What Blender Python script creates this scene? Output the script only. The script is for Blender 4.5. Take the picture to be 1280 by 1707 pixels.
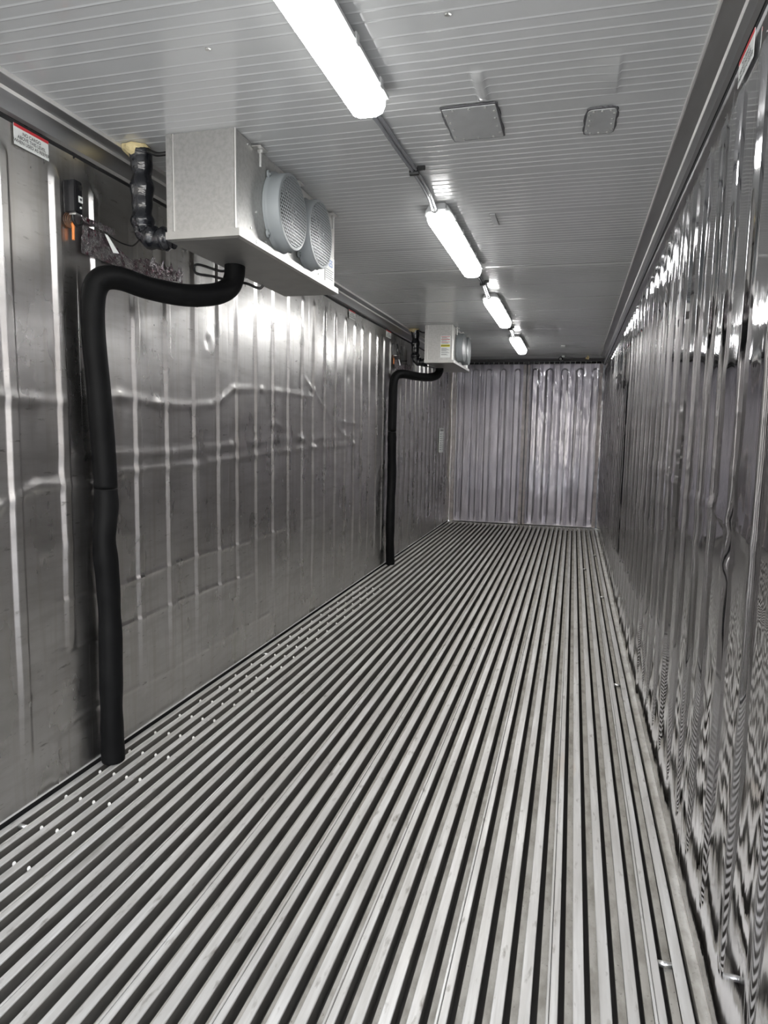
import bpy, bmesh, math, random
import numpy as np
from mathutils import Vector, Matrix
random.seed(4)
for o in list(bpy.data.objects): bpy.data.objects.remove(o, do_unlink=True)
SC = bpy.context.scene; COL = SC.collection
W, H, D, Y0 = 2.29, 2.555, 10.98, -0.62      # inner width, height, far doors, open end behind the camera

# ------------------------------------------------------------ camera
f_px, yaw, pitch, roll, cx, cz = 1145.7, -0.26603, -0.11767, 0.017497, 1.8961, 1.4272
F = Vector((math.sin(yaw)*math.cos(pitch), math.cos(yaw)*math.cos(pitch), math.sin(pitch)))
Rr = Vector((math.cos(yaw), -math.sin(yaw), 0)); U = Rr.cross(F)
r2 = Rr*math.cos(roll) + U*math.sin(roll); u2 = -Rr*math.sin(roll) + U*math.cos(roll)
cd = bpy.data.cameras.new('camera'); cam = bpy.data.objects.new('camera', cd); COL.objects.link(cam)
M = Matrix.Identity(4)
for i in range(3): M[i][0] = r2[i]; M[i][1] = u2[i]; M[i][2] = -F[i]
M[0][3], M[1][3], M[2][3] = cx, 0, cz
cam.matrix_world = M
cd.sensor_fit = 'VERTICAL'; cd.sensor_height = 36; cd.lens = f_px/1707*36; cd.clip_start = 0.02
SC.camera = cam

# ------------------------------------------------------------ light and exposure
LED = 30.0
wd = bpy.data.worlds.new('sky'); SC.world = wd; wd.use_nodes = True
wn = wd.node_tree.nodes; wl = wd.node_tree.links
bg = wn['Background']; bg.inputs[1].default_value = 5.5
tc = wn.new('ShaderNodeTexCoord'); sx = wn.new('ShaderNodeSeparateXYZ'); rp = wn.new('ShaderNodeValToRGB')
wl.new(tc.outputs['Generated'], sx.inputs[0]); wl.new(sx.outputs[2], rp.inputs[0]); wl.new(rp.outputs[0], bg.inputs[0])
rp.color_ramp.elements[0].position = 0.0; rp.color_ramp.elements[0].color = (1.0, 0.95, 0.86, 1)
rp.color_ramp.elements[1].position = 0.6; rp.color_ramp.elements[1].color = (0.78, 0.86, 1.0, 1)
SC.view_settings.view_transform = 'Standard'; SC.view_settings.look = 'None'
SC.view_settings.gamma = 1; SC.view_settings.use_curve_mapping = False
SC.view_settings.exposure = 0.55
SC.cycles.max_bounces = 16; SC.cycles.diffuse_bounces = 8; SC.cycles.glossy_bounces = 12; SC.cycles.transparent_max_bounces = 24
SC.cycles.sample_clamp_indirect = 6.0

# ------------------------------------------------------------ materials
def mat(name, col=(.5,.5,.5), rough=.5, metal=0.0, spec=.5, noise=None, rnoise=None, bump=None, emit=None, coat=0.0, mapscale=(1,1,1)):
    """noise=(scale, colour2, low, high); rnoise=(scale, rough2); bump=list of (scale, strength, distance, stretch)"""
    m = bpy.data.materials.new(name); m.use_nodes = True
    N = m.node_tree.nodes; L = m.node_tree.links; b = N['Principled BSDF']
    b.inputs['Base Color'].default_value = (*col, 1); b.inputs['Roughness'].default_value = rough
    b.inputs['Metallic'].default_value = metal; b.inputs['Specular IOR Level'].default_value = spec
    b.inputs['Coat Weight'].default_value = coat; b.inputs['Coat Roughness'].default_value = .06
    if emit:
        b.inputs['Emission Color'].default_value = (*emit[0], 1); b.inputs['Emission Strength'].default_value = emit[1]
    t = N.new('ShaderNodeTexCoord')
    def tex(scale, stretch=(1,1,1), detail=4, rg=.55, dist=0.0):
        mp = N.new('ShaderNodeMapping'); mp.inputs['Scale'].default_value = stretch
        L.new(t.outputs['Object'], mp.inputs[0])
        n = N.new('ShaderNodeTexNoise'); n.inputs['Scale'].default_value = scale; n.inputs['Detail'].default_value = detail
        n.inputs['Roughness'].default_value = rg; n.inputs['Distortion'].default_value = dist
        L.new(mp.outputs[0], n.inputs['Vector']); return n
    if noise:
        cur = None
        for nz in (noise if isinstance(noise, list) else [noise]):
            sc_, c2, lo, hi = nz[:4]; st = nz[4] if len(nz) > 4 else (1,1,1)
            n = tex(sc_, st, 6); r = N.new('ShaderNodeMapRange'); r.inputs[1].default_value = lo; r.inputs[2].default_value = hi
            L.new(n.outputs[0], r.inputs[0])
            mx = N.new('ShaderNodeMix'); mx.data_type = 'RGBA'
            L.new(r.outputs[0], mx.inputs[0])
            if cur is None: mx.inputs[6].default_value = (*col, 1)
            else: L.new(cur, mx.inputs[6])
            mx.inputs[7].default_value = (*c2, 1); cur = mx.outputs[2]
        L.new(cur, b.inputs['Base Color'])
    if rnoise:
        sc_, r2_, st = (rnoise + ((1,1,1),))[:3]
        n = tex(sc_, st, 4); r = N.new('ShaderNodeMapRange'); r.inputs[1].default_value = .35; r.inputs[2].default_value = .65
        r.inputs[3].default_value = rough; r.inputs[4].default_value = r2_
        L.new(n.outputs[0], r.inputs[0]); L.new(r.outputs[0], b.inputs['Roughness'])
    if bump:
        prev = None
        for (sc_, stn, dst, st) in bump:
            n = tex(sc_, st, 3); bp = N.new('ShaderNodeBump'); bp.inputs['Strength'].default_value = stn; bp.inputs['Distance'].default_value = dst
            L.new(n.outputs[0], bp.inputs['Height'])
            if prev: L.new(prev, bp.inputs['Normal'])
            prev = bp.outputs[0]
        L.new(prev, b.inputs['Normal'])
    return m

m_wallL = mat('scuffed_stainless_sheet', (.67,.66,.65), .25, 1, noise=[(3, (.54,.53,.52), .3,.75, (1,.6,1)), (12, (.47,.46,.445), .45,.85, (1,.3,1.8)), (55, (.30,.29,.28), .63,.74, (1,.25,1)), (9, (.50,.48,.45), .5,.8, (1,3,.12))],
              rnoise=(4, .35, (1,1,.5)), bump=[(5, .45, .0035, (1,1,.8)), (26, .15, .0008, (1,1,.35)), (160, .12, .0004, (1,.25,1))])
m_wallR = mat('glossy_stainless_sheet', (.655,.645,.665), .02, 1, noise=[(4, (.53,.525,.53), .42,.68, (1,1,.35)), (20, (.46,.455,.455), .58,.85, (1,1.5,.4))],
              rnoise=(5, .08, (1,1.3,.35)), bump=[(4, .4, .004, (1,1.2,.40)), (17, .20, .0012, (1,1.3,.22))])
m_door = mat('door_skin_metal', (.45,.44,.455), .36, 1, noise=(9, (.36,.35,.36), .45,.7, (1,1,.3)), rnoise=(6, .5), bump=[(6, .4, .003, (1,1,.4))])
m_cove = mat('cove_aluminium', (.56,.565,.575), .32, 1, noise=(7, (.46,.46,.47), .4,.7, (1,.2,1)), bump=[(60, .1, .0006, (6,.1,6))])
m_edge = mat('bright_trim', (.80,.79,.77), .35, .6)
m_dark = mat('dark_gap', (.015,.015,.016), .8)
m_ceil = mat('ceiling_enamel', (.54,.55,.55), .15, 0, spec=.75, noise=(1.5, (.49,.50,.495), .4,.7), rnoise=(3, .26),
             bump=[(40, .12, .0006, (1,1,1)), (3, .3, .002, (1,1,1))], coat=.35)
m_slat = mat('worn_aluminium_slat', (.74,.73,.71), .46, .6, noise=[(7, (.46,.445,.415), .36,.70, (3,.25,1)), (60, (.60,.585,.56), .45,.6, (1,.04,1)), (38, (.27,.25,.22), .60,.76, (1,.3,1)), (2.2, (.62,.53,.42), .66,.80, (2,.5,1))],
             rnoise=(20, .6, (1,.2,1)), bump=[(70, .3, .0008, (1,.06,1)), (220, .15, .0003, (1,1,1))])
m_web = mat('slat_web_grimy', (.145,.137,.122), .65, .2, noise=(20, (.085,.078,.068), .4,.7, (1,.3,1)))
m_pan = mat('dirty_base_pan', (.43,.405,.36), .7, .15, noise=[(25, (.27,.25,.215), .42,.68, (1,.4,1)), (90, (.12,.105,.09), .62,.78)], bump=[(60, .4, .002, (1,1,1))])
m_galv = mat('galvanised_casing', (.50,.495,.48), .36, .85, noise=(60, (.43,.425,.41), .4,.65), rnoise=(30, .42), bump=[(120, .08, .0004, (1,1,1))])
m_panm = mat('drip_pan_aluminium', (.50,.495,.48), .40, .9, noise=(12, (.44,.435,.425), .4,.7), bump=[(50, .08, .0005, (1,1,1))])
m_fan = mat('fan_guard_grey', (.29,.315,.325), .45, 0, spec=.5)
m_grill = mat('fan_grille_grey', (.24,.262,.27), .36, .1, spec=.5)
m_inner = mat('fan_inside_dark', (.03,.03,.032), .6)
m_blade = mat('fan_blade_metal', (.16,.16,.16), .4, .8)
m_foam = mat('black_foam_insulation', (.004,.0041,.0044), .5, 0, spec=.09, noise=(8, (.007,.0072,.0075), .4,.7), bump=[(180, .15, .0006, (1,1,1)), (9, .3, .004, (1,1,1))])
m_tape = mat('glossy_black_tape', (.010,.011,.014), .14, 0, spec=.7, bump=[(16, .7, .006, (1,1,1.8)), (60, .4, .0012, (1,1,2))])
m_foil = mat('crumpled_silver_tape', (.62,.60,.61), .16, .95, noise=[(34, (.34,.28,.31), .46,.56), (60, (.30,.06,.11), .58,.68)], bump=[(30, .8, .010, (1,1,1)), (95, .7, .004, (1,1,1))])
m_blk = mat('black_plastic', (.012,.012,.014), .22, 0, spec=.6)
m_wire = mat('black_cable', (.012,.012,.012), .4)
m_brown = mat('brown_wire', (.16,.085,.05), .4)
m_orange = mat('orange_connector', (.85,.26,.06), .4)
m_white = mat('white_label', (.78,.80,.78), .4)
m_red = mat('red_print', (.55,.035,.045), .45)
m_ink = mat('dark_print', (.04,.045,.05), .5)
m_yel = mat('yellow_print', (.75,.68,.04), .5)
m_blue = mat('blue_print', (.12,.25,.55), .5)
m_caulk = mat('dark_sealant', (.075,.075,.08), .5, bump=[(60, .8, .004, (1,1,1))])
m_plate = mat('ceiling_patch_plate', (.42,.43,.43), .35, .15, noise=(20, (.38,.385,.385), .4,.7))
m_led = mat('lit_diffuser', (.9,.9,.9), .3, emit=((1.0,.995,.98), LED))
m_led2 = mat('lit_diffuser_side', (.9,.9,.9), .3, emit=((1.0,.995,.98), LED*.16))
m_body = mat('lamp_housing_grey', (.52,.53,.53), .4)
m_cond = mat('grey_conduit', (.30,.31,.33), .22, .35, spec=.7)
m_beige = mat('beige_gasket', (.88,.81,.72), .55, noise=(12, (.52,.47,.41), .4,.7))
m_yfoam = mat('yellow_spray_foam', (.72,.60,.33), .8, bump=[(40, 1, .01, (1,1,1))])
m_zinc = mat('zinc_steel', (.72,.72,.70), .3, .9)
m_deep = mat('deep_slot_dark', (.05,.045,.04), .85)  # dark of the deep slots between slats is put into this base colour
m_peg = mat('dull_peg_metal', (.66,.64,.60), .5, .4)
m_hdr = mat('dark_header_metal', (.16,.16,.165), .5, .5)
m_ground = mat('pale_concrete', (.50,.47,.42), .8, noise=(2, (.42,.39,.35), .4,.7))
m_rust = mat('rusty_steel', (.25,.13,.07), .7)

mp = bpy.data.materials.new('clear_strip_plastic'); mp.use_nodes = True
N = mp.node_tree.nodes; L = mp.node_tree.links; N.remove(N['Principled BSDF'])
tr = N.new('ShaderNodeBsdfTransparent'); tr.inputs[0].default_value = (.84,.83,.865,1)
gl = N.new('ShaderNodeBsdfGlossy'); gl.inputs['Roughness'].default_value = .06; gl.inputs[0].default_value = (.95,.95,1,1)
df = N.new('ShaderNodeBsdfDiffuse'); df.inputs[0].default_value = (.28,.275,.295,1)
lw = N.new('ShaderNodeFresnel'); lw.inputs[0].default_value = 1.6
mx = N.new('ShaderNodeMixShader'); mx2 = N.new('ShaderNodeMixShader'); mx2.inputs[0].default_value = .13
t = N.new('ShaderNodeTexCoord'); mpp = N.new('ShaderNodeMapping'); mpp.inputs['Scale'].default_value = (1.6,1,.22)
nz = N.new('ShaderNodeTexNoise'); nz.inputs['Scale'].default_value = 11; nz.inputs['Detail'].default_value = 2
bp = N.new('ShaderNodeBump'); bp.inputs['Strength'].default_value = 1.0; bp.inputs['Distance'].default_value = .007
L.new(t.outputs['Object'], mpp.inputs[0]); L.new(mpp.outputs[0], nz.inputs['Vector']); L.new(nz.outputs[0], bp.inputs['Height'])
L.new(bp.outputs[0], gl.inputs['Normal']); L.new(bp.outputs[0], lw.inputs['Normal'])
L.new(tr.outputs[0], mx2.inputs[1]); L.new(df.outputs[0], mx2.inputs[2])
L.new(lw.outputs[0], mx.inputs[0]); L.new(mx2.outputs[0], mx.inputs[1]); L.new(gl.outputs[0], mx.inputs[2])
L.new(mx.outputs[0], N['Material Output'].inputs[0])
m_pvc = mp

# ------------------------------------------------------------ helpers
def link_mesh(name, verts, faces, mats, parent=None, smooth=False, midx=None):
    """verts in world coordinates; shifted to the origin of the thing that parents them"""
    top = parent
    off = Vector((0,0,0))
    while top is not None:
        off += top.location; top = top.parent
    me = bpy.data.meshes.new(name)
    me.from_pydata([(v[0]-off.x, v[1]-off.y, v[2]-off.z) for v in verts], [], faces)
    for m in (mats if isinstance(mats, (list, tuple)) else [mats]): me.materials.append(m)
    if midx: me.polygons.foreach_set('material_index', midx)
    if smooth: me.polygons.foreach_set('use_smooth', [True]*len(me.polygons))
    me.update()
    o = bpy.data.objects.new(name, me); COL.objects.link(o)
    if parent is not None: o.parent = parent
    return o
class MB:
    def __init__(s): s.v = []; s.f = []; s.m = []
    def add(s, v, f, mi=0):
        n = len(s.v); s.v += [tuple(p) for p in v]; s.f += [tuple(i+n for i in q) for q in f]; s.m += [mi]*len(f); return s
    def box(s, a, b, mi=0, bev=0.0):
        (x0,y0,z0),(x1,y1,z1) = a, b
        if bev <= 0:
            v = [(x,y,z) for x in (x0,x1) for y in (y0,y1) for z in (z0,z1)]
            f = [(0,1,3,2),(4,6,7,5),(0,4,5,1),(2,3,7,6),(0,2,6,4),(1,5,7,3)]
            return s.add(v, f, mi)
        bm = bmesh.new(); bmesh.ops.create_cube(bm, size=1)
        for v in bm.verts: v.co = Vector(((x0+x1)/2+v.co.x*(x1-x0), (y0+y1)/2+v.co.y*(y1-y0), (z0+z1)/2+v.co.z*(z1-z0)))
        bmesh.ops.bevel(bm, geom=bm.edges[:], offset=bev, segments=2, affect='EDGES')
        bm.verts.index_update(); s.add([v.co[:] for v in bm.verts], [[v.index for v in f.verts] for f in bm.faces], mi); bm.free(); return s
    def cyl(s, p, q, r, n=12, mi=0, r2=None, caps=True):
        p = Vector(p); q = Vector(q); d = (q-p).normalized(); a = d.orthogonal().normalized(); b = d.cross(a); r2 = r if r2 is None else r2
        v = [p+(a*math.cos(t)+b*math.sin(t))*r for t in [2*math.pi*i/n for i in range(n)]] + [q+(a*math.cos(t)+b*math.sin(t))*r2 for t in [2*math.pi*i/n for i in range(n)]]
        f = [(i,(i+1)%n,n+(i+1)%n,n+i) for i in range(n)]
        if caps: f += [tuple(range(n))[::-1], tuple(range(n,2*n))]
        return s.add(v, f, mi)
    def quad(s, a, b, c, d, mi=0): return s.add([a,b,c,d], [(0,1,2,3)], mi)
    def tube(s, pts, r, n=10, mi=0, sub=6, rfun=None, caps=True):
        P = [Vector(p) for p in pts]; out = []
        for i in range(len(P)-1):
            p0 = P[max(i-1,0)]; p1 = P[i]; p2 = P[i+1]; p3 = P[min(i+2,len(P)-1)]
            for k in range(sub):
                t = k/sub
                out.append(.5*((2*p1)+(p2-p0)*t+(2*p0-5*p1+4*p2-p3)*t*t+(3*p1-p0-3*p2+p3)*t**3))
        out.append(P[-1]); Nn = len(out); a = None; v = []
        for i, c in enumerate(out):
            d = (out[min(i+1,Nn-1)]-out[max(i-1,0)]).normalized()
            a = (d.orthogonal() if a is None else a-d*a.dot(d)).normalized(); b = d.cross(a)
            rr = r*(rfun(i/(Nn-1)) if rfun else 1)
            for k in range(n):
                t = 2*math.pi*k/n; v.append(c+(a*math.cos(t)+b*math.sin(t))*rr)
        f = [(i*n+k, i*n+(k+1)%n, (i+1)*n+(k+1)%n, (i+1)*n+k) for i in range(Nn-1) for k in range(n)]
        if caps: f += [tuple(range(n))[::-1], tuple(range((Nn-1)*n, Nn*n))]
        return s.add(v, f, mi)
    def build(s, name, mats, parent=None, smooth=False):
        return link_mesh(name, s.v, s.f, mats, parent, smooth, s.m)
def thing(name, loc, label, cat, group=None):
    o = bpy.data.objects.new(name, None); o.empty_display_size = .1; COL.objects.link(o); o.location = loc
    o['label'] = label; o['category'] = cat
    if group: o['group'] = group
    return o
def tag(o, label, cat, group=None):
    o['label'] = label; o['category'] = cat
    if group: o['group'] = group
    return o
def struct(o): o['kind'] = 'structure'; return o
def text(name, s_, size, origin, right, up, m, parent, depth=.0006, align='CENTER'):
    cu = bpy.data.curves.new('t', 'FONT'); cu.body = s_; cu.size = size; cu.align_x = align; cu.align_y = 'CENTER'; cu.offset = size*.012
    to = bpy.data.objects.new('t', cu); COL.objects.link(to)
    dg = bpy.context.evaluated_depsgraph_get(); dg.update()
    me = to.evaluated_get(dg).to_mesh()
    R_ = Vector(right); U_ = Vector(up); O_ = Vector(origin)
    vs = [O_+R_*v.co.x+U_*v.co.y for v in me.vertices]; fs = [tuple(p.vertices) for p in me.polygons]
    to.to_mesh_clear() if hasattr(to, 'to_mesh_clear') else None
    bpy.data.objects.remove(to, do_unlink=True)
    return link_mesh(name, vs, fs, m, parent)
def copy_tree(o, parent=None):
    c = o.copy(); COL.objects.link(c); c.parent = parent
    for ch in list(o.children): copy_tree(ch, c)
    return c
def vnoise(y, z, sy, sz, seed):
    r = np.random.RandomState(seed); g = r.rand(64, 64)*2-1
    u = y/sy; v = z/sz; i = np.floor(u).astype(int); j = np.floor(v).astype(int); fu = u-i; fv = v-j
    fu = fu*fu*(3-2*fu); fv = fv*fv*(3-2*fv); i %= 64; j %= 64; i1 = (i+1)%64; j1 = (j+1)%64
    return (g[i,j]*(1-fu)*(1-fv)+g[i1,j]*fu*(1-fv)+g[i,j1]*(1-fu)*fv+g[i1,j1]*fu*fv)
def seg_dist(y, z, a, b):
    ay, az = a; by, bz = b; dy, dz = by-ay, bz-az; L2 = dy*dy+dz*dz
    t = np.clip(((y-ay)*dy+(z-az)*dz)/L2, 0, 1); return np.hypot(y-ay-t*dy, z-az-t*dz)

# ------------------------------------------------------------ side walls
ZT = 2.461
def wall(name, side, seam0, mats, creases, dents, seed, amp):
    ribs = []; k = -3
    seams = []
    while seam0+1.215*k < D:
        s0 = seam0+1.215*k; seams.append(s0)
        for j in range(5): ribs.append(s0+.11+.2495*j)
        k += 1
    ribs = [r for r in ribs if Y0+.05 < r < D-.25]; seams = [s_ for s_ in seams if Y0 < s_ < D]
    ys = list(np.arange(Y0, 5.0, .014)) + list(np.arange(5.0, D+.001, .024))
    for r in ribs: ys += [r+q for q in (-.036,-.033,-.030,-.018,-.015,-.011,0,.011,.015,.018,.030,.033,.036)]
    for s_ in seams: ys += [s_-.004, s_, s_+.001]
    ys = np.array(sorted(set(round(float(y), 4) for y in ys)))
    ys = ys[np.concatenate([[True], np.diff(ys) > .0009])]
    zs = np.concatenate([np.arange(.02, .82, .0085), np.arange(.825, ZT, .015), [ZT]]) if side == 0 else np.concatenate([np.arange(.02, ZT, .016), [ZT]])
    Y, Z = np.meshgrid(ys, zs, indexing='ij'); Hh = np.zeros_like(Y)
    for i, r in enumerate(ribs):
        zb = .58 if (side == 0 and abs(r-2.21) < .08) else .22
        msk = (ys > r-.05) & (ys < r+.05)
        yy = Y[msk]; zz = Z[msk]
        d = np.hypot(yy-r, np.maximum(0, zz-(2.365-.034))+np.maximum(0, zb-zz)*.6)
        t = np.clip((.033-d)/.018, 0, 1); hgt = .012*np.clip((zz-zb+.1)/.5+.25, .2, 1)
        Hh[msk] += hgt*(t if side == 0 else t*t*(3-2*t))
    for s_ in seams:
        Hh -= (.0007 if side == 0 else .0002)*(np.abs(Y-s_) < .0015)
    for pts, a, w in creases:
        for p, q in zip(pts[:-1], pts[1:]):
            y0, y1 = min(p[0],q[0])-4*w, max(p[0],q[0])+4*w
            msk = (ys > y0) & (ys < y1); d = seg_dist(Y[msk], Z[msk], p, q)
            Hh[msk] = Hh[msk] + a*np.exp(-(d/w)**2)*(.75+.5*vnoise(Y[msk], Z[msk], .07, .3, 9))
    for (dy, dz, rr, a) in dents:
        Hh += a*np.exp(-(((Y-dy)/rr)**2+((Z-dz)/rr)**2))
    fade = np.clip((ZT-Z)/.12, 0, 1)
    low = np.clip(1.6-Z, 0, 1.2)
    Hh += fade*(amp*vnoise(Y, Z, .45, .38, seed)+amp*.4*(.4+low)*vnoise(Y, Z, .13, .16, seed+1)+amp*.08*(.5+low)*vnoise(Y, Z, .05, .07, seed+2))
    X = Hh if side == 0 else W-Hh
    ny, nz_ = Y.shape
    v = np.stack([X, Y, Z], -1).reshape(-1, 3).tolist(); f = []
    for i in range(ny-1):
        b = i*nz_
        for j in range(nz_-1):
            q = (b+j, b+nz_+j, b+nz_+j+1, b+j+1); f.append(q if side else q[::-1])
    o = struct(link_mesh(name, v, f, mats, None, True))
    return o
L_cre = [([(1.3,1.50),(1.9,1.53),(2.02,1.516),(2.215,1.514),(2.59,1.557),(2.86,1.537),(3.07,1.534),(3.36,1.55),(3.5,1.59),(3.63,1.652),(4.0,1.67),(4.41,1.672),(4.86,1.667)], .0045, .018),
         ([(4.70,1.80),(5.0,1.66),(5.40,1.46),(5.90,1.30)], .0055, .016),
         ([(4.05,1.44),(4.20,1.466),(4.5,1.40),(4.87,1.30),(5.06,1.247)], .005, .016),
         ([(1.2,1.06),(1.6,1.07),(1.92,1.143),(2.09,1.204),(2.21,1.20),(2.38,1.178),(2.6,1.225),(3.2,1.232),(4.1,1.272),(4.9,1.29),(5.9,1.31)], .006, .017),
         ([(2.3,1.31),(3.0,1.30),(3.6,1.33),(4.2,1.36),(5.0,1.36),(6.3,1.38)], .005, .020),
         ([(2.17,.745),(2.6,.728),(2.86,.743),(3.2,.755),(3.58,.738),(4.36,.748)], .0050, .009),
         ([(2.0,.40),(2.074,.467),(2.129,.519),(2.179,.544),(2.39,.535),(2.55,.540),(3.3,.550),(3.9,.524)], .0050, .009), ([(4.6,.76),(5.0,.75)], .003, .01),
         ([(2.135,.02),(2.141,.187),(2.179,.232),(2.384,.251),(2.55,.233),(2.82,.222),(3.3,.217),(3.7,.220),(4.1,.212)], .0050, .009),
         ([(5.4,1.50),(5.8,1.49),(6.3,1.48)], .005, .014), ([(2.1,.95),(2.4,.98),(2.7,.94)], .003, .03),
         ([(6.6,.95),(6.75,1.05),(6.8,1.12)], .006, .018), ([(5.2,.60),(5.6,.63)], .003, .012)]
R_cre = [([(1.3,1.17),(1.756,1.203),(2.12,1.228),(2.54,1.217),(3.0,1.25),(3.43,1.278),(4.2,1.27)], .003, .02),
         ([(1.5,1.05),(1.9,1.10),(2.3,1.08),(2.9,1.12),(3.6,1.13)], .002, .03),
         ([(1.4,1.62),(1.79,1.60),(2.4,1.58)], .002, .04), ([(3.5,.98),(4.2,1.0),(5.0,1.02)], .004, .02)]
wall('wall_left', 0, 2.35, m_wallL, L_cre, [(3.336,1.878,.035,-.008),(3.336,1.878,.06,.007),(5.70,1.888,.05,-.008),(2.75,1.86,.09,.006),(4.2,1.35,.1,-.006),(2.2,1.25,.05,-.005)], 11, .0030)
wall('wall_right', 1, 2.26, m_wallR, R_cre, [(1.86,1.33,.06,.003),(2.0,.95,.12,.004),(3.0,1.0,.12,-.006),(4.1,1.02,.1,.006)], 31, .0016)
for sd, nm in ((0, 'left'), (1, 'right')):
    g = MB(); X = (lambda x: x) if sd == 0 else (lambda x: W-x)
    def strip(a, b, mi): g.quad((X(a[0]),Y0,a[1]), (X(b[0]),Y0,b[1]), (X(b[0]),D,b[1]), (X(a[0]),D,a[1]), mi)
    if sd == 0: strip((0,.02), (.004,.026), 2); strip((.004,.026), (.007,.020), 2); strip((.007,.020), (-.01,.014), 0); strip((-.01,.014), (-.01,-.08), 1)
    else: strip((-.006,.035), (-.006,-.08), 0)
    struct(g.build('baseboard_'+nm, [m_wallL, m_dark, m_edge], None))
    g = MB()
    strip((-.003,2.40), (.001,ZT-.001), 1)
    strip((-.004,ZT), (.004,ZT), 1); strip((.004,ZT), (.016,ZT+.008), 0); strip((.016,ZT+.008), (.016,2.532), 0); strip((.016,2.532), (.021,2.542), 2)
    strip((.021,2.542), (.076,2.546), 0); strip((.076,2.546), (.078,2.541), 2); strip((.078,2.541), (.083,2.541), 2); strip((.083,2.541), (.084,2.556), 2)
    struct(g.build('trim_1' if sd == 0 else 'trim_2', [m_cove, m_dark, m_edge], None))

# ------------------------------------------------------------ floor of T-section rails
P_ = .0652; TW = .0292; ZB = -.052
g = MB()
yA, yB = Y0, 10.84
ysl = list(np.arange(yA, 4, .35)) + list(np.arange(4, yB, 1.0)) + [yB]
for k in range(36):
    xc = .0202+P_*k
    if xc > W-.02: break
    x0, x1 = xc-TW/2, xc+TW/2
    parts_ = [(x0, x1)] if k % 4 != 1 else [(x0, x0+.0075), (x0+.0092, x1)]
    wob = [random.uniform(-.0006,.0006) for _ in ysl]
    for (a, b) in parts_:
        e = .0016
        prof = [(a,-.005), (a,-e), (a+e,0), (b-e,0), (b,-e), (b,-.005)]
        v = []; f = []; mi = []
        for j, y in enumerate(ysl):
            for (x, z) in prof: v.append((x+wob[j], y, z))
        n = len(prof)
        for j in range(len(ysl)-1):
            for i in range(n): f.append((j*n+i, j*n+(i+1)%n, (j+1)*n+(i+1)%n, (j+1)*n+i))
        f.append(tuple(range(n))); f.append(tuple((len(ysl)-1)*n+i for i in range(n))[::-1])
        g.add(v, f, 0)
    g.box((x1-.006, yA, ZB), (x1-.0006, yB, -.004), 1)
    if k: g.box((x0-.0195, yA, -.030), (x0+.002, yB, -.0235), 2); g.box((x0-.0195, yA, ZB), (x0-.0165, yB, -.030), 1)
g.box((-.012, yA, ZB-.02), (W+.012, D, ZB), 3)
g.box((2.267, yA, ZB), (W+.012, D, -.020), 2)
struct(g.build('floor', [m_slat, m_web, m_pan, m_deep], None))
g = MB(); g.box((0, yB+.004, -.046), (W, yB+.03, -.001), 0); g.box((0, yB+.03, ZB), (W, D+.02, -.012), 0)
struct(g.build('trim_3', [m_slat], None))

# ------------------------------------------------------------ ceiling with fine cross beads
bl = []; y = 2.053-.582*5
while y < D:
    bl += [y+.0495*k for k in range(11)]; y += .582
bl = [b for b in bl if Y0+.02 < b < D-.05]
ys = []; hz = []
for b in bl:
    for dy, h in ((-.0065,0), (-.0045,0), (-.0012,.0020), (.0012,.0020), (.0045,0), (.0065,0)): ys.append(b+dy); hz.append(h)
ys = [Y0]+ys+[D+.05]; hz = [0]+hz+[0]
jo = [2.585+.582*2*k+.01 for k in range(2, 8)]
for q in jo:
    if Y0+.1 < q < D:
        for dy, h in ((-.003,0), (-.001,-.002), (.001,-.002), (.003,0)): ys.append(q+dy); hz.append(h)
o_ = np.argsort(ys); ys = np.array(ys)[o_]; hz = np.array(hz)[o_]
xs = np.array(sorted(set(list(np.round(np.arange(.0, W+.001, .05), 3))+[W, 1.515, 1.523, 1.528, 1.535, 1.558, 1.564, 1.575, 1.94, 1.96, 1.972, 1.978, 1.985, 2.03])))
XX, YY = np.meshgrid(xs, ys, indexing='ij')
dz = np.tile(hz, (len(xs), 1)).astype(float)
bx = np.clip(1-np.maximum(0, np.abs(XX-1.546)-.012)/.010, 0, 1)*np.clip(1-np.maximum(0, np.abs(YY-2.40)-.085)/.02, 0, 1)
slp = (YY > 2.28) & (YY < 2.55)
dz = dz*(1-bx)+bx*.010
lx = 1.978+.0*(YY-2.4)
dn = np.where(XX <= lx, np.clip(1-(lx-XX)/.10, 0, 1), 0)*np.clip(1-np.abs(YY-2.42)/.13, 0, 1)**.6
dz = dz*(1-.8*np.clip(dn*2,0,1))+dn*.009
dz += .0011*vnoise(XX, YY, .35, .5, 77)
v = np.stack([XX, YY, H-dz], -1).reshape(-1, 3).tolist(); ny = len(ys)
f = [(i*ny+j, i*ny+j+1, (i+1)*ny+j+1, (i+1)*ny+j) for i in range(len(xs)-1) for j in range(ny-1)]
struct(link_mesh('ceiling', v, f, m_ceil, None, True))

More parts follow.
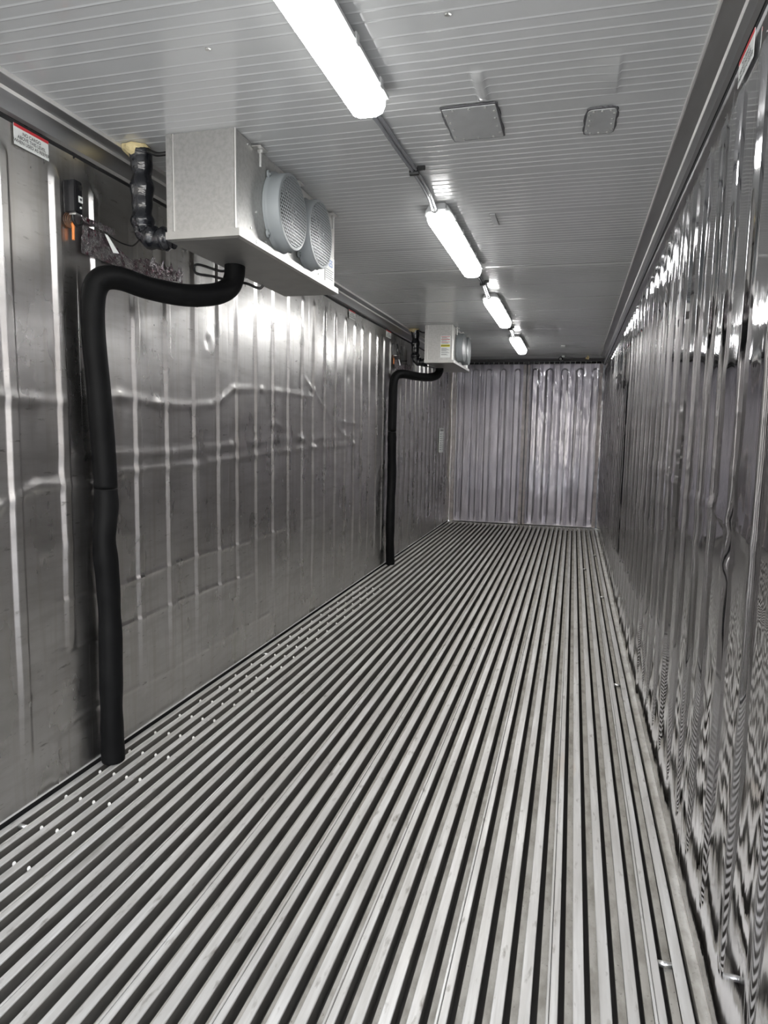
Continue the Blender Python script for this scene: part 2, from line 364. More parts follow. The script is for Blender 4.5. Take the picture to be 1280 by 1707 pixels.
# ------------------------------------------------------------ far end: two door leaves, gasket, header
def leaf(name, x0, x1, ribs):
    xs = [x0, x1]; 
    for r in ribs: xs += [r-.048, r-.036, r-.03, r-.02, r, r+.02, r+.03, r+.036, r+.048]
    xs += list(np.arange(x0, x1, .03)); xs = np.array(sorted(set(np.round(xs, 4)))); xs = xs[(xs >= x0) & (xs <= x1)]
    zs = np.concatenate([np.arange(0, 2.3, .05), np.arange(2.3, 2.505, .008)])
    X, Z = np.meshgrid(xs, zs, indexing='ij'); hh = np.zeros_like(X)
    for r in ribs:
        d = np.hypot(X-r, np.maximum(0, Z-2.37)+np.maximum(0, .12-Z)); t = np.clip((.048-d)/.014, 0, 1); hh = np.maximum(hh, t*t*(3-2*t)*.024)
    hh += .002*vnoise(X, Z, .2, .3, 5)
    n = len(zs); v = np.stack([X, D+hh, Z], -1).reshape(-1, 3).tolist()
    f = [(i*n+j, (i+1)*n+j, (i+1)*n+j+1, i*n+j+1) for i in range(len(xs)-1) for j in range(n-1)]
    return struct(link_mesh(name, v, f, m_door, None, True))
leaf('door_1', .055, 1.138, [.14,.36,.57,.79,1.01]); leaf('door_2', 1.178, 2.262, [1.28,1.496,1.718,1.946,2.172])
g = MB()
for a, b in ((.010,.066), (1.102,1.146), (1.166,1.208), (2.222,2.272)): g.box((a, D-.035, 0.0), (b, D+.01, 2.47), 0, .004)
struct(g.build('trim_4', [m_beige], None))
g = MB(); g.box((-.01, D+.03, -.1), (W+.01, D+.06, H+.02), 0); g.box((0, D-.012, 2.482), (W, D+.03, 2.500), 0)
struct(g.build('wall_back', [m_dark], None))
g = MB(); g.box((0.01, 10.50, 2.518), (W-.01, D+.03, H+.01), 0, .004); g.box((0, 10.93, 2.495), (W, D+.03, 2.52), 0)
struct(g.build('trim_5', [m_hdr], None))

# ------------------------------------------------------------ open end behind the camera, ground outside
g = MB(); g.box((-.12, Y0-.12, -.16), (-.0, Y0, 2.75)); g.box((W, Y0-.12, -.16), (W+.12, Y0, 2.75)); g.box((-.12, Y0-.12, 2.56), (W+.12, Y0, 2.75)); g.box((-.12, Y0-.12, -.16), (W+.12, Y0, -.066))
struct(g.build('door_3', [m_body], None))
g = MB(); g.quad((-25,-40,-.17), (25,-40,-.17), (25,20,-.17), (-25,20,-.17)); struct(g.build('ground', [m_ground], None))

# ------------------------------------------------------------ evaporator units
def evaporator(dy, label, sticker):
    y0, y1 = 2.49+dy, 3.62+dy; xa, xb = .316, .608; zb = 2.180
    e = thing('evaporator_unit', (.46, (y0+y1)/2, zb), label, 'evaporator', 'ceiling evaporator units')
    g = MB(); g.box((xa+.028, y0, zb), (xb, y1, H-.001), 0, .004); o = g.build('casing', m_galv, e)
    g = MB(); g.box((xa-.004, y0-.003, zb), (xa+.028, y1+.003, H-.001), 0, .003); g.build('end_panel', m_galv, e)
    g = MB(); g.box((xa+.0285, y0-.0045, 2.19), (xa+.0315, y0-.001, H-.004)); g.build('panel_seam', m_edge, e)
    # drip pan: tray with rim
    g = MB(); x0, x1, p0, p1 = xa-.004, xb+.022, y0-.012, y1+.006; zt, zl = zb+.006, zb-.028
    i_ = .012
    v = [(x0,p0,zt),(x1,p0,zt),(x1,p1,zt),(x0,p1,zt),(x0,p0,zl+.006),(x1,p0,zl+.006),(x1,p1,zl+.006),(x0,p1,zl+.006),(x0+i_,p0+i_,zl),(x1-i_,p0+i_,zl),(x1-i_,p1-i_,zl),(x0+i_,p1-i_,zl),
         (x0+.003,p0+.003,zt),(x1-.003,p0+.003,zt),(x1-.003,p1-.003,zt),(x0+.003,p1-.003,zt)]
    f = [(0,1,5,4),(1,2,6,5),(2,3,7,6),(3,0,4,7),(4,5,9,8),(5,6,10,9),(6,7,11,10),(7,4,8,11),(8,9,10,11),(0,12,13,1),(1,13,14,2),(2,14,15,3),(3,15,12,0),(12,15,14,13)]
    g.add(v, f); g.build('drip_pan', m_panm, e)
    # bright folded edge at the near corner
    g = MB(); g.box((xb-.001, y0-.003, zb+.01), (xb+.004, y0+.006, H-.002), 0, .0015); g.build('corner_edge', m_edge, e)
    for fy in (2.89+dy, 3.23+dy):
        zc, r, dx = 2.358, .156, .070; n = 56
        ang = [2*math.pi*i/n for i in range(n)]
        g = MB(); c = lambda x, rr, t: (x, fy+rr*math.cos(t), zc+rr*math.sin(t))
        rings = [(xb+.001, r+.010), (xb+.006, r+.010), (xb+.008, r+.002), (xb+.02, r), (xb+dx-.004, r), (xb+dx, r-.003), (xb+dx, r-.008), (xb+dx-.004, r-.009), (xb+.006, r-.009)]
        v = [c(x, rr, t) for x, rr in rings for t in ang]
        f = [(k*n+i, (k+1)*n+i, (k+1)*n+(i+1)%n, k*n+(i+1)%n) for k in range(len(rings)-1) for i in range(n)]
        g.add(v, f)
        for t in (2.3, 3.9, .8, 5.5):
            p = Vector(c(xb+.003, r+.012, t)); g.cyl(p, p+Vector((.007,0,0)), .017, 12); g.cyl(p+Vector((.006,0,0)), p+Vector((.013,0,0)), .006, 6)
        fs = g.build('fan_shroud', m_fan, e, True)
        # perforated guard
        g = MB(); pitch_ = .0148; rh = .0057; nc = 6; Rmax = r-.012; hexR = pitch_/math.sqrt(3)
        dome = lambda a, b: xb+dx+.001+.010*(1-((a*a+b*b)/(r*r)))
        for i in range(-14, 15):
            for j in range(-14, 15):
                a = pitch_*(i+.5*(j % 2)); b = pitch_*j*math.sqrt(3)/2
                if a*a+b*b > Rmax**2: continue
                vo = []; vi = []
                for k in range(6):
                    t_ = math.pi/6+k*math.pi/3
                    vo.append((a+hexR*math.cos(t_), b+hexR*math.sin(t_))); vi.append((a+rh*math.cos(t_), b+rh*math.sin(t_)))
                vo2 = []
                for k in range(6):   # clip hexes near the rim
                    q = vo[k]; d = math.hypot(*q); s_ = min(1, (r-.004)/d); vo2.append((q[0]*s_, q[1]*s_))
                vv = [(dome(*q), fy+q[0], zc+q[1]) for q in vo2+vi]+[(dome(*q)-.0015, fy+q[0], zc+q[1]) for q in vi]
                g.add(vv, [(k, (k+1)%6, 6+(k+1)%6, 6+k) for k in range(6)]+[(6+k, 6+(k+1)%6, 12+(k+1)%6, 12+k) for k in range(6)])
        v = [c(xb+dx+.0012, rr, t) for rr in (r-.003, r-.013) for t in ang]
        v = [(x-(.0 if k < n else -.0012), y_, z_) for k, (x, y_, z_) in enumerate(v)]
        g.add(v, [(i, (i+1)%n, n+(i+1)%n, n+i) for i in range(n)])
        g.cyl((xb+dx+.008, fy, zc), (xb+dx+.0125, fy, zc), .009, 12)
        g.build('grille', m_grill, fs)
        g = MB(); g.cyl((xb-.0, fy, zc), (xb+.0035, fy, zc), r-.009, 40); g.build('fan_recess', m_inner, fs)
        g = MB(); g.cyl((xb+.01, fy, zc), (xb+.045, fy, zc), .035, 20)
        g.build('motor_hub', m_blk, fs)
        g = MB()
        for k in range(5):
            t0 = k*2*math.pi/5+.4; vv = []
            for rr, w_, tw in ((.03,.35,.012), (.08,.42,.012), (.135,.40,.009)):
                vv += [c(xb+.028-tw, rr, t0-w_), c(xb+.028+tw, rr, t0+w_)]
            g.add(vv, [(0,1,3,2), (2,3,5,4)])
        g.build('fan_blade', m_blade, fs)
    for by in (2.665+dy, 3.06+dy, 3.53+dy):
        g = MB(); g.box((xb+.001, by-.035, H-.018), (xb+.04, by+.035, H-.014)); g.cyl((xb+.022, by, H-.002), (xb+.022, by, H-.085), .0055, 10)
        g.cyl((xb+.022, by, H-.020), (xb+.022, by, H-.032), .011, 6); g.build('hanger_bolt', m_zinc, e)
    for py, pz in ((2.60,2.535), (2.67,2.30), (2.62,2.225), (3.38,2.21), (3.40,2.19), (2.76,2.205)):
        g = MB(); g.cyl((xb, py+dy, pz), (xb+.003, py+dy, pz), .005, 8); g.build('screw', m_zinc, e)
    g = MB(); g.cyl((xb+.0215, 2.63+dy, zb-.008), (xb+.0245, 2.63+dy, zb-.008), .006, 8); g.build('screw', m_zinc, e)
    # maker's plate with blue lettering at the far end of the front
    lb = MB(); lb.box((xb+.0005, 3.475+dy, 2.195), (xb+.0022, 3.614+dy, 2.335)); lb = lb.build('label', m_white, e)
    text('print', 'KES', .050, (xb+.0026, 3.545+dy, 2.298), (0,1,0), (0,0,1), m_blue, lb)
    g = MB()
    for k in range(5): g.box((xb+.0022, 3.485+dy, 2.262-.011*k), (xb+.0026, 3.60+dy-.01*(k%3), 2.2645-.011*k))
    g.build('print', m_ink, lb)
    if sticker:
        g = MB(); g.box((.484, y0-.0035, 2.211), (.589, y0-.0006, 2.436)); st = g.build('warning_sticker', m_white, e)
        g = MB()
        for z in (2.428, 2.402, 2.373): g.box((.490, y0-.0045, z-.004), (.584, y0-.0034, z+.001))
        g.build('red_line', m_red, st)
        g = MB(); g.box((.488, y0-.0045, 2.322), (.585, y0-.0034, 2.346)); g.build('yellow_band', m_yel, st)
        g = MB()
        for k, z in enumerate((2.418,2.410,2.392,2.384,2.362,2.354,2.306,2.298,2.290,2.282,2.268,2.260,2.246,2.238)):
            g.box((.494, y0-.0042, z-.0014), (.55+.03*((k*7)%3)/2, y0-.0034, z+.0014))
        for k in range(7): g.box((.493+.013*k, y0-.005, 2.329), (.501+.013*k, y0-.0044, 2.340))
        g.build('print', m_ink, st)
    return e
evaporator(0, 'near grey metal evaporator with two round perforated fans, hung from the ceiling', False)
evaporator(4.86, 'far small evaporator with a white, red and yellow sticker on its end', True)

# ------------------------------------------------------------ taped suction line from ceiling to unit, foam collar
def taped(dy, label, dx=0.0):
    t = thing('taped_pipe', (.155, 2.565+dy, 2.2), label, 'pipe', 'black taped refrigerant pipes')
    rf = lambda u: 1+.10*math.sin(u*31)+.06*math.sin(u*57+1)
    P = [(.145,2.57+dy,2.540), (.150,2.57+dy,2.46), (.152,2.565+dy,2.36), (.155,2.56+dy,2.27), (.165,2.56+dy,2.215), (.215,2.56+dy,2.187), (.250,2.562+dy,2.186), (.288,2.563+dy,2.188)]
    g = MB(); g.tube(P, .043, 18, 0, 8, rf); g.build('tape_wrap', m_tape, t, True)
    g = MB(); r = random.Random(3)
    n = 14; v = [(.130+.048*(1+.35*r.random())*math.cos(2*math.pi*k/n), 2.565+dy+.046*(1+.35*r.random())*math.sin(2*math.pi*k/n), z_) for z_ in (H-.003, 2.538) for k in range(n)]
    v += [(.138+.042*math.cos(2*math.pi*k/n), 2.57+dy+.040*math.sin(2*math.pi*k/n), 2.530-.025*r.random()) for k in range(n)]
    f = [(q*n+k, q*n+(k+1)%n, (q+1)*n+(k+1)%n, (q+1)*n+k) for q in range(2) for k in range(n)]+[tuple(range(2*n,3*n))]
    g.add(v, f); o = g.build('foam_collar', m_yfoam, t, True); o['label'] = 'yellow spray foam around the pipe at the ceiling'
    g = MB(); g.tube([(.175,2.56+dy,2.532), (.20,2.555+dy,2.524), (.235,2.55+dy,2.510), (.28,2.55+dy,2.509), (.310,2.55+dy,2.509)], .009, 8); g.build('cable', m_wire, t, True)
taped(0, 'thick pipe in shiny black tape beside the near evaporator')
taped(5.04, 'thick pipe in shiny black tape beside the far evaporator')

# ------------------------------------------------------------ foam drain hoses
def hose(name, P, joint, label, r=.047):
    t = thing(name, P[0], label, 'hose', 'black foam drain hoses')
    lo = [p for i, p in enumerate(P) if i <= joint]; hi = [p for i, p in enumerate(P) if i >= joint]
    rf = lambda u: 1+.035*math.sin(u*23)+.02*math.sin(u*51)
    g = MB(); g.tube(lo, r, 22, 0, 8, rf); g.build('lower_sleeve', m_foam, t, True)
    hi[0] = (hi[0][0], hi[0][1], hi[0][2]+.004)
    g = MB(); g.tube(hi, r*.985, 22, 0, 8, lambda u: 1+.02*math.sin(u*19)); g.build('upper_sleeve', m_foam, t, True)
    return t
hose('drain_hose', [(.056,2.405,.004),(.058,2.400,.15),(.060,2.400,.35),(.060,2.405,.60),(.060,2.398,.80),(.057,2.388,.96),(.060,2.402,1.08),(.060,2.404,1.172),
     (.060,2.395,1.35),(.060,2.378,1.57),(.057,2.362,1.78),(.058,2.362,1.90),(.064,2.375,1.968),(.090,2.395,2.003),(.130,2.445,2.009),(.189,2.545,1.990),(.275,2.68,1.985),(.345,2.80,2.01),(.378,2.87,2.05),(.390,2.895,2.10),(.392,2.90,2.150)],
     7, 'thick black foam hose running down the left wall in front of the near rib')
hose('drain_hose', [(.056,7.05,.004),(.060,7.00,.25),(.060,7.00,.6),(.060,7.03,.95),(.060,7.01,1.25),(.060,7.00,1.42),(.060,7.01,1.70),(.062,7.02,1.92),(.085,7.05,2.00),(.14,7.12,2.022),(.22,7.30,2.015),(.31,7.56,2.02),(.375,7.70,2.05),(.398,7.76,2.10),(.40,7.762,2.140)],
     5, 'slimmer looking black foam hose far down the left wall', .046)
g = MB(); g.tube([(.345,2.93,2.142),(.29,2.95,2.144),(.18,2.95,2.177),(.157,2.95,2.162),(.172,2.95,2.137),(.25,2.95,2.122),(.33,2.94,2.100),(.40,2.95,2.088),(.436,2.95,2.079),(.475,2.95,2.062),(.493,2.95,2.060),(.507,2.95,2.072)], .0062, 8)
tag(g.build('heater_cable', m_wire, None, True), 'thin black cable looped behind the hose under the near evaporator', 'cable')
g = MB(); g.tube([(.36,7.70,2.135),(.33,7.68,2.140),(.29,7.64,2.145),(.27,7.60,2.150)], .006, 8)
tag(g.build('heater_cable', m_wire, None, True), 'short black cable between hose and underside of the far evaporator', 'cable')

# ------------------------------------------------------------ thermostat boxes, wires, foil tape
def controller(dy, label, grp):
    t = thing('thermostat_box', (0, 2.30+dy, 2.222), label, 'thermostat', 'black thermostat boxes')
    g = MB(); g.box((.0, 2.283+dy, 2.222), (.056, 2.326+dy, 2.340), 0, .004); g.build('case', m_blk, t)
    g = MB(); g.box((.056, 2.302+dy, 2.262), (.0574, 2.324+dy, 2.285)); s_ = g.build('label', m_white, t)
    g = MB(); g.box((.0574, 2.308+dy, 2.270), (.0580, 2.319+dy, 2.278)); g.build('print', m_ink, s_)
    g = MB(); g.cyl((.056, 2.312+dy, 2.244), (.059, 2.312+dy, 2.244), .004, 12); g.build('knob', m_white, t)
    g = MB(); g.cyl((.056, 2.312+dy, 2.318), (.0575, 2.312+dy, 2.318), .011, 20); g.build('dial', m_wire, t)
    g = MB(); g.box((.02, 2.292+dy, 2.216), (.05, 2.318+dy, 2.222)); g.build('cable_clamp', m_zinc, t)
    g = MB()
    for k in range(9):
        a = .0035*k
        g.tube([(.012+.004*(k%3), 2.288+dy+.003*k, 2.224), (.012+.005*(k%3), 2.270+dy+.0045*k, 2.200+.003*(k%2)), (.012, 2.280+dy+.003*k, 2.178+.0015*k), (.014, 2.304+dy+.001*k, 2.172)], .0012, 5)
    o = g.build('wire_bundle', m_brown, t, True)
    g = MB(); g.tube([(.014,2.318+dy,2.196),(.016,2.317+dy,2.175),(.016,2.316+dy,2.131)], .0075, 10, rfun=lambda u: .7+.3*math.sin(math.pi*min(u*1.6, 1)**.5)); o = g.build('wire_connector', m_orange, t, True); o['label'] = 'orange crimp connector'
    g = MB(); g.tube([(.03,2.300+dy,2.222),(.028,2.305+dy,2.200),(.026,2.325+dy,2.185),(.024,2.352+dy,2.196),(.022,2.36+dy,2.214)], .0055, 8); g.build('cable', m_wire, t, True)
controller(0, 'black thermostat box with an orange wire connector on the near left wall', 1)
controller(4.87, 'small black thermostat box on the left wall next to the far hose', 1)
def foil(dy, label):
    t = thing('foil_tape', (.01, 2.6+dy, 2.15), label, 'tape', 'silver tape patches')
    def patch(name, top, bot, seed, nu=70, nv=14, amp=.0025):
        g = MB(); v = []
        def ev(P, u):
            x = u*(len(P)-1); i = min(int(x), len(P)-2); q = x-i; return P[i][0]*(1-q)+P[i+1][0]*q, P[i][1]*(1-q)+P[i+1][1]*q
        r = random.Random(seed)
        for i in range(nu+1):
            for j in range(nv+1):
                a = ev(top, i/nu); b = ev(bot, i/nu); q = j/nv
                v.append((.016+amp*(r.random()-.3), a[0]*(1-q)+b[0]*q+r.uniform(-.002,.002)+dy, a[1]*(1-q)+b[1]*q+r.uniform(-.002,.002)))
        g.add(v, [(i*(nv+1)+j, (i+1)*(nv+1)+j, (i+1)*(nv+1)+j+1, i*(nv+1)+j+1) for i in range(nu) for j in range(nv)])
        return g.build(name, m_foil, t)
    patch('tape_strip', [(2.363,2.235),(2.564,2.239)], [(2.371,2.215),(2.571,2.212)], 1, 30, 5)
    patch('tape_strip', [(2.37,2.203),(2.492,2.200),(2.565,2.174),(2.669,2.141),(2.78,2.175),(3.05,2.171)], [(2.353,2.094),(2.538,2.092),(2.701,2.100),(2.8,2.10),(2.95,2.11),(3.054,2.130)], 2, 90, 14)
    g = MB(); g.quad((.026,2.488+dy,2.20), (.034,2.497+dy,2.196), (.036,2.565+dy,2.140), (.026,2.54+dy,2.137)); g.build('peeled_flap', m_white, t)
    g = MB(); r = random.Random(8)
    for k in range(46):
        y_ = r.uniform(2.78, 3.05)+dy; z_ = r.uniform(2.115, 2.15); hgt = r.uniform(.02,.05); w_ = r.uniform(.004,.01); x_ = r.uniform(.015,.04)
        g.add([(x_, y_-w_, z_), (x_+.01, y_+w_, z_), (x_+r.uniform(-.005,.02), y_+r.uniform(-.012,.012), z_+hgt)], [(0,1,2)])
    g.build('torn_edge', m_foil, t)
foil(0, 'crumpled silver tape patch with peeling red backing below the near thermostat')
foil(4.86, 'crumpled silver tape patch beside the far hose, behind the far taped pipe')
g = MB(); g.tube([(.030,2.475,2.205),(.034,2.541,2.190),(.038,2.60,2.186),(.05,2.64,2.190),(.11,2.60,2.20)], .0032, 6)
tag(g.build('sensor_cable', m_wire, None, True), 'thin black cable from the peeling silver tape to the near taped pipe', 'cable')
g = MB(); g.tube([(.02,7.49,2.355),(.02,7.50,2.28),(.02,7.50,2.205),(.03,7.56,2.20),(.06,7.60,2.205)], .005, 6)
tag(g.build('sensor_cable', m_wire, None, True), 'thin black cable hanging on the wall beside the far taped pipe', 'cable')
g = MB(); g.box((.0,7.215,1.80), (.03,7.235,1.83), 0, .003); g.cyl((.0,7.225,1.83), (.02,7.225,1.86), .006, 8)
tag(g.build('hose_clip', m_blk, None), 'tiny black clip on the left wall beside the far hose', 'clip')

# ------------------------------------------------------------ lamps
def lamp(ya, yb, label):
    xc = 1.185; zt = H-.002
    t = thing('ceiling_lamp', (xc, (ya+yb)/2, zt), label, 'lamp', 'long ceiling lamps')
    g = MB()
    def loft(prof, y0, y1, taper=.012, lift=.016):
        n = len(prof); v = []; rings = [(y0, 1-.14, 0), (y0+.02, 1, 1), (y1-.02, 1, 1), (y1, 1-.14, 0)]
        for (yy, s_, fl) in rings:
            for (x, z) in prof: v.append((xc+x*s_, yy, zt-(z if fl else z*.72)))
        return v, [(k*n+i, k*n+(i+1)%n, (k+1)*n+(i+1)%n, (k+1)*n+i) for k in range(3) for i in range(n)]+[tuple(range(n))[::-1], tuple(range(3*n,4*n))]
    v, f = loft([(-.052,.0), (.052,.0), (.062,.020), (.070,.030), (.070,.040), (-.070,.040), (-.070,.030), (-.062,.020)], ya, yb); g.add(v, f); g.build('housing', m_body, t)
    g = MB(); n_ = [(-.060,.039), (.060,.039), (.059,.062), (.050,.082), (.028,.092), (-.028,.092), (-.050,.082), (-.059,.062)]
    v, f = loft(n_, ya+.006, yb-.004)
    g.add(v, f); g.m = [0 if (k < 24 and k % 8 in (3,4,5)) else 1 for k in range(len(f))]; g.build('diffuser', [m_led, m_led2], t)
    for k in range(5):
        yy = ya+.12+(yb-ya-.24)*k/4
        for s_ in (-1, 1):
            g = MB(); g.box((xc+s_*.0705-.004, yy-.014, zt-.050), (xc+s_*.0705+.004, yy+.014, zt-.020), 0, .002); g.build('clip', m_body, t)
    g = MB(); g.box((xc-.03, ya-.032, zt-.030), (xc+.045, ya+.01, zt), 0, .004); g.build('mounting_plate', m_body, t)
    g = MB(); g.tube([(xc-.012, ya-.05, zt-.022), (xc-.010, ya-.02, zt-.030), (xc-.008, ya+.006, zt-.034)], .0115, 12); g.cyl((xc-.012, ya-.022, zt-.028), (xc-.010, ya-.006, zt-.031), .017, 6)
    g.build('cable_gland', m_body, t, True)
ly = [(1.10,2.345), (3.53,4.785), (5.80,7.08), (8.20,9.42)]
for (a, b), lb in zip(ly, ('nearest lit ceiling lamp, cut off by the top of the picture', 'second lit ceiling lamp, right of the near evaporator',
                           'third lit ceiling lamp, above and right of the far evaporator', 'farthest lit ceiling lamp, closest to the strip curtain')): lamp(a, b, lb)
def conduit(P, brk, label):
    t = thing('lamp_cable', P[0], label, 'cable', 'grey cables between the ceiling lamps')
    g = MB(); g.tube([(x-.008, y, z) for x, y, z in P], .0075, 10); g.build('cable', m_cond, t, True)
    g = MB(); g.tube([(x+.0075, y, z+.004) for x, y, z in P], .0065, 10); g.build('cable', m_cond, t, True)
    g = MB(); bx_, by_ = brk
    g.cyl((bx_-.022, by_, 2.530), (bx_+.018, by_, 2.530), .0135, 10); g.box((bx_+.01, by_-.006, 2.536), (bx_+.045, by_+.006, H), 0, .002); g.build('cable_tie', m_wire, t)
conduit([(1.165,2.33,2.520),(1.160,2.42,2.528),(1.168,2.53,2.535),(1.172,2.75,2.536),(1.183,3.01,2.534),(1.186,3.28,2.532),(1.176,3.45,2.527),(1.174,3.50,2.522)], (1.184,3.02), 'grey twin cable between the two nearest ceiling lamps')
conduit([(1.185,4.77,2.525),(1.188,5.0,2.532),(1.184,5.35,2.534),(1.172,5.65,2.530),(1.172,5.77,2.522)], (1.187,5.3), 'grey twin cable between second and third ceiling lamps')
conduit([(1.185,7.06,2.525),(1.188,7.4,2.532),(1.184,7.8,2.534),(1.173,8.1,2.530),(1.172,8.17,2.522)], (1.187,7.6), 'grey twin cable between the two farthest ceiling lamps')

# ------------------------------------------------------------ ceiling patches and fittings
def patch(P, label, nscr, rad):
    c = Vector((sum(p[0] for p in P)/4, sum(p[1] for p in P)/4))
    t = thing('ceiling_patch', (c.x, c.y, H), label, 'patch')
    def outline(grow, z, wob, seed):
        r = random.Random(seed); out = []
        for i in range(4):
            p = Vector(P[i]); q = Vector(P[(i+1)%4]); pr = Vector(P[i-1])
            a = p+(pr-p).normalized()*rad; b = p+(q-p).normalized()*rad; cor = []
            for k in range(4):
                u = k/3; cor.append(a*(1-u)**2+p*2*u*(1-u)+b*u*u)
            nb = q+(p-q).normalized()*rad
            for k in range(1, 9): cor.append(b.lerp(nb, k/9))
            for s_ in cor:
                d = (s_-c).normalized(); s_ = s_+d*(grow+r.uniform(-wob, wob)); out.append((s_.x, s_.y, z))
        return out
    g = MB(); a = outline(.008, H-.003, .003, 1); b = outline(.007, H-.0075, .003, 1); n = len(a)
    g.add(a+b, [(i, (i+1)%n, n+(i+1)%n, n+i) for i in range(n)]+[tuple(range(n, 2*n))]); g.build('sealant', m_caulk, t)
    g = MB(); a = outline(0, H-.006, 0, 1); b = outline(-.002, H-.0095, 0, 1)
    g.add(a+b, [(i, (i+1)%n, n+(i+1)%n, n+i) for i in range(n)]+[tuple(range(n, 2*n))]); g.build('plate', m_plate, t)
    for i in range(4):
        for k in range(nscr[i]):
            p = Vector(P[i]).lerp(Vector(P[(i+1)%4]), (k+.5)/nscr[i]); p = p+(c-p).normalized()*.014
            g = MB(); g.cyl((p.x, p.y, H-.009), (p.x, p.y, H-.0125), .0048, 8); g.build('screw', m_zinc, t)
patch([(1.393,2.515),(1.583,2.512),(1.585,2.778),(1.396,2.784)], 'larger square metal patch plate screwed to the ceiling', (3,4,3,4), .006)
patch([(1.889,2.633),(1.988,2.633),(1.983,2.837),(1.877,2.834)], 'smaller patch plate with rounded corners on the right of the ceiling', (3,4,3,4), .022)
g = MB()
def rivet(x, y): g.cyl((x, y, H), (x, y, H-.006), .006, 10); g.cyl((x+.004, y, H-.001), (x+.012, y+.002, H-.005), .003, 6)
for (x, y, lb) in ((.783,1.981,'small screw head in the ceiling left of the nearest lamp'), (1.509,1.979,'small screw head in the ceiling right of the nearest lamp')):
    g = MB(); rivet(x, y); tag(g.build('ceiling_screw', m_zinc, None), lb, 'screw')
g = MB(); g.box((1.420,3.72,H-.008), (1.450,3.92,H-.002), 0, .002)
tag(g.build('ceiling_clip', m_plate, None), 'small raised strip on the ceiling right of the second lamp', 'clip')
g = MB(); g.box((1.68,9.25,H-.012), (1.735,9.42,H-.002), 0, .003)  # flat white block just under the ceiling
tag(g.build('ceiling_mark', m_white, None), 'small white mark on the ceiling in front of the curtain', 'tag')
t = thing('camera_dome', (1.67, 10.47, 2.53), 'small round black-ringed device under the ceiling above the curtain', 'sensor')
g = MB(); g.cyl((1.664,10.498,2.514), (1.657,10.455,2.504), .030, 20); g.build('ring', m_blk, t, True)
g = MB(); g.cyl((1.657,10.455,2.504), (1.656,10.452,2.503), .017, 16); g.build('face', m_body, t)
g = MB(); g.cyl((1.656,10.452,2.503), (1.655,10.450,2.502), .009, 12); g.build('lens', m_inner, t)
g = MB(); g.box((1.672,10.46,2.532), (1.712,10.50,2.554), 0, .003); g.build('bracket', m_white, t)
g = MB(); g.tube([(1.70,10.49,2.540),(1.78,10.492,2.528),(1.90,10.492,2.514),(2.02,10.49,2.520)], .005, 6); g.build('cable', m_wire, t, True)
g = MB(); r = random.Random(5)
for k in range(7): 
    p = Vector((2.03+r.uniform(-.014,.014), 10.50, 2.522+r.uniform(-.02,.02))); g.cyl(p, p+Vector((r.uniform(-.01,.01),-.02,r.uniform(-.012,.012))), .014, 8, r2=.008)
tag(g.build('foam_blob', m_yfoam, None, True), 'pale yellow foam blob at the cable entry above the curtain', 'foam')

# ------------------------------------------------------------ strip curtain
t = thing('strip_curtain', (W/2, 10.80, 2.49), 'clear plastic strip curtain hanging in front of the far doors', 'curtain')
g = MB(); g.cyl((.03,10.83,2.487), (W-.03,10.83,2.487), .011, 12); g.build('rail', m_blk, t, True)
rr = random.Random(12)
NS = 15
for s_ in range(NS):
    x0 = .02+s_*(W-.22)/(NS-1); w_ = .20
    left = s_ < 8
    yb_ = 10.80 - (.012 if s_ % 2 else .0)
    nu, nv = 28, 60; v = []
    ph = rr.uniform(0, 6); fq = rr.uniform(4, 7) if left else rr.uniform(1.5, 3); am = (.007 if left else .0035)
    bot = .03+rr.uniform(0, .012); curl = rr.uniform(.004, .02)
    for i in range(nu+1):
        u = i/nu
        for j in range(nv+1):
            q = j/nv; z = 2.475*(1-q)+bot*q
            arc = -.006*(1-(2*u-1)**2)
            w1 = am*math.sin(ph+fq*2*math.pi*u)*(.35+.65*(1-q))
            crump = .004*math.exp(-((z-.12)/.06)**2)*math.sin(u*40+ph*3+z*60)+(.0022*math.sin(u*9+z*17+ph)*math.exp(-((z-2.0-.3*math.sin(ph))/.25)**2) if not left else 0)
            v.append((x0+w_*u, yb_+arc+w1+crump-curl*q*q, z))
    f = [(i*(nv+1)+j, i*(nv+1)+j+1, (i+1)*(nv+1)+j+1, (i+1)*(nv+1)+j) for i in range(nu) for j in range(nv)]
    link_mesh('strip', v, f, m_pvc, t, True)
for s_ in range(NS*2):
    x = .05+s_*(W-.1)/(NS*2-1)
    g = MB(); g.tube([(x,10.815,2.468),(x+.006,10.812,2.490),(x,10.83,2.503),(x-.004,10.845,2.49)], .0025, 6); g.build('hook', m_zinc, t, True)

# ------------------------------------------------------------ notices
def notice(x, n, ya, yb, z0, z1, label):
    """n=+1 faces right (on the left wall); n=-1 faces left"""
    t = thing('cargo_notice', (x, (ya+yb)/2, (z0+z1)/2), label, 'sign', 'no cargo notices')
    X = lambda d: x+n*d
    g = MB(); g.box((min(X(0),X(.0016)), ya, z0), (max(X(0),X(.0016)), yb, z1)); g.build('panel', m_white, t)
    g = MB(); g.box((min(X(.0016),X(.0024)), ya, z1-.010), (max(X(.0016),X(.0024)), yb, z1)); g.build('red_band', m_red, t)
    rt = (0, n, 0); yc = (ya+yb)/2; h = z1-z0
    for k, s_ in enumerate(('NO CARGO', 'ABOVE THIS LEVEL', 'WHEN USED AS REEFER')):
        text('print', s_, .0158, (X(.0026), yc, z1-.024-k*.0155), rt, (0,0,1), m_ink, t)
notice(.007, 1, 2.049, 2.210, 2.378, 2.447, 'nearest white notice with red band, at the top of the left wall')
notice(.007, 1, 5.690, 5.860, 2.375, 2.444, 'middle white notice with red band on the left wall between the evaporators')
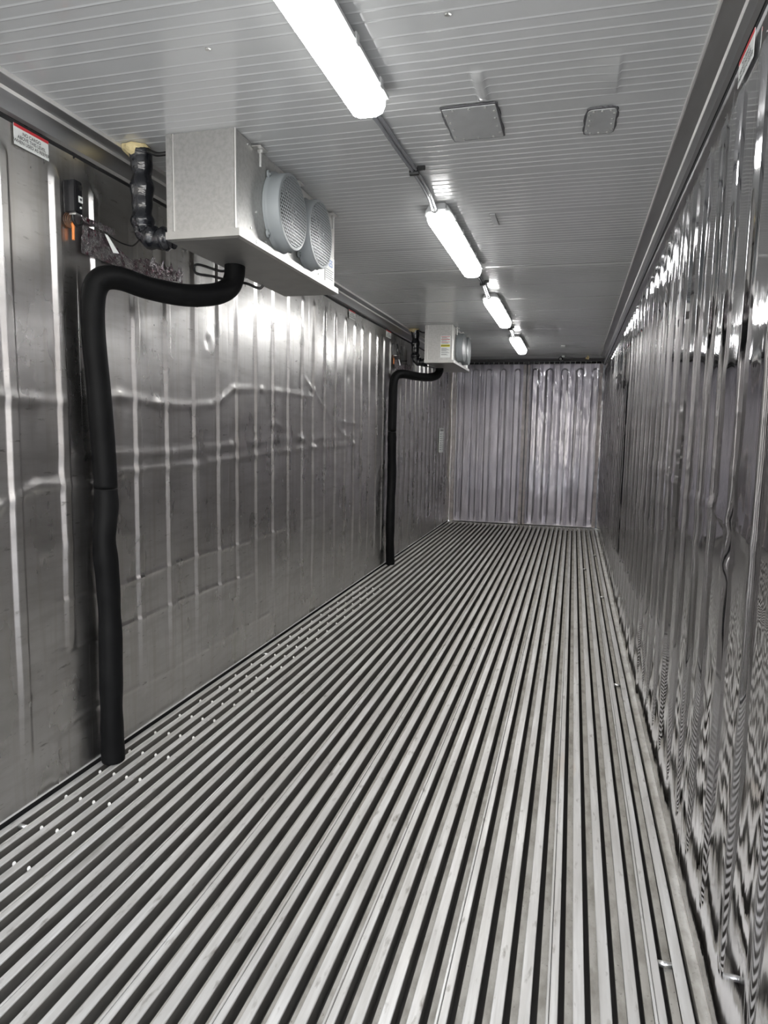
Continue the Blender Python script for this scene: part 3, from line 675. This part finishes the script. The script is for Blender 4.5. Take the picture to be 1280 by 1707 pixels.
notice(.007, 1, 6.890, 7.080, 2.378, 2.447, 'white notice with red band above the far thermostat')
notice(W-.007, -1, 2.010, 2.180, 2.370, 2.438, 'white notice with red band at the top of the right wall')
t = thing('level_chart', (.004, 10.05, 1.30), 'tall narrow white chart sticker on the left wall before the curtain', 'sticker')
g = MB(); g.box((.011,9.89,1.125), (.0175,10.20,1.478)); g.build('panel', m_white, t)
g = MB()
for k in range(8): g.box((.0175,9.91,1.165+.032*k), (.0182,10.04+.02*(k%3),1.172+.032*k)); g.box((.0175,10.13,1.165+.032*k), (.0182,10.17,1.174+.032*k))
for k in range(4): g.box((.0175,9.905+.07*k,1.435), (.0182,9.95+.07*k,1.462))
g.build('print', m_ink, t)

# ------------------------------------------------------------ pins in the floor gaps
names = ['silver peg standing in the floor gap nearest the left wall', 'silver peg in the second floor gap from the left wall',
         'silver peg in the third floor gap from the left wall', 'silver peg in the fourth floor gap from the left wall']
grp = ['pegs in the first floor gap', 'pegs in the second floor gap', 'pegs in the third floor gap', 'pegs in the fourth floor gap']
g = MB(); n = 10; r_ = .0058
v = [(r_*math.cos(2*math.pi*k/n), r_*math.sin(2*math.pi*k/n), 0) for k in range(n)]+[(r_*math.cos(2*math.pi*k/n), r_*math.sin(2*math.pi*k/n), .040-.5*r_*math.cos(2*math.pi*k/n)+.7*r_*math.sin(2*math.pi*k/n)) for k in range(n)]
g.add(v, [(k, (k+1)%n, n+(k+1)%n, n+k) for k in range(n)]+[tuple(range(n,2*n))]); proto = g.build('floor_peg', m_peg, None)
first = True
for i in range(24):
    y = 1.315+.2015*i
    for k in range(4):
        if (i == 3 and k == 0) or (i == 13 and k == 0): continue
        o = proto if first else proto.copy()
        if not first: COL.objects.link(o)
        first = False
        o.location = (.0528+P_*k+random.uniform(-.001,.001), y+random.uniform(-.005,.005), ZB); o.rotation_euler = (random.uniform(-.05,.05), random.uniform(-.05,.05), 0)
        tag(o, names[k], 'peg', grp[k])
for (x, y, lb) in ((2.2045,1.873,'silver cross rod between floor rails at the lower right, nearest the camera'), (2.2045,4.06,'second silver cross rod along the right edge of the floor'),
                   (2.2045,6.30,'third silver cross rod along the right edge of the floor'), (2.2045,8.49,'farthest silver cross rod, at the right near the curtain'),
                   (2.0741,7.57,'single silver cross rod two gaps further left, far down the floor'), (.0528,1.905,'silver cross rod by the left wall among the pegs'), (.0528,3.93,'farther silver cross rod by the left wall')):
    g = MB(); g.cyl((x-.0185,y,-.011), (x+.0185,y,-.011), .0085, 14); tag(g.build('cross_rod', m_zinc, None, True), lb, 'rod')
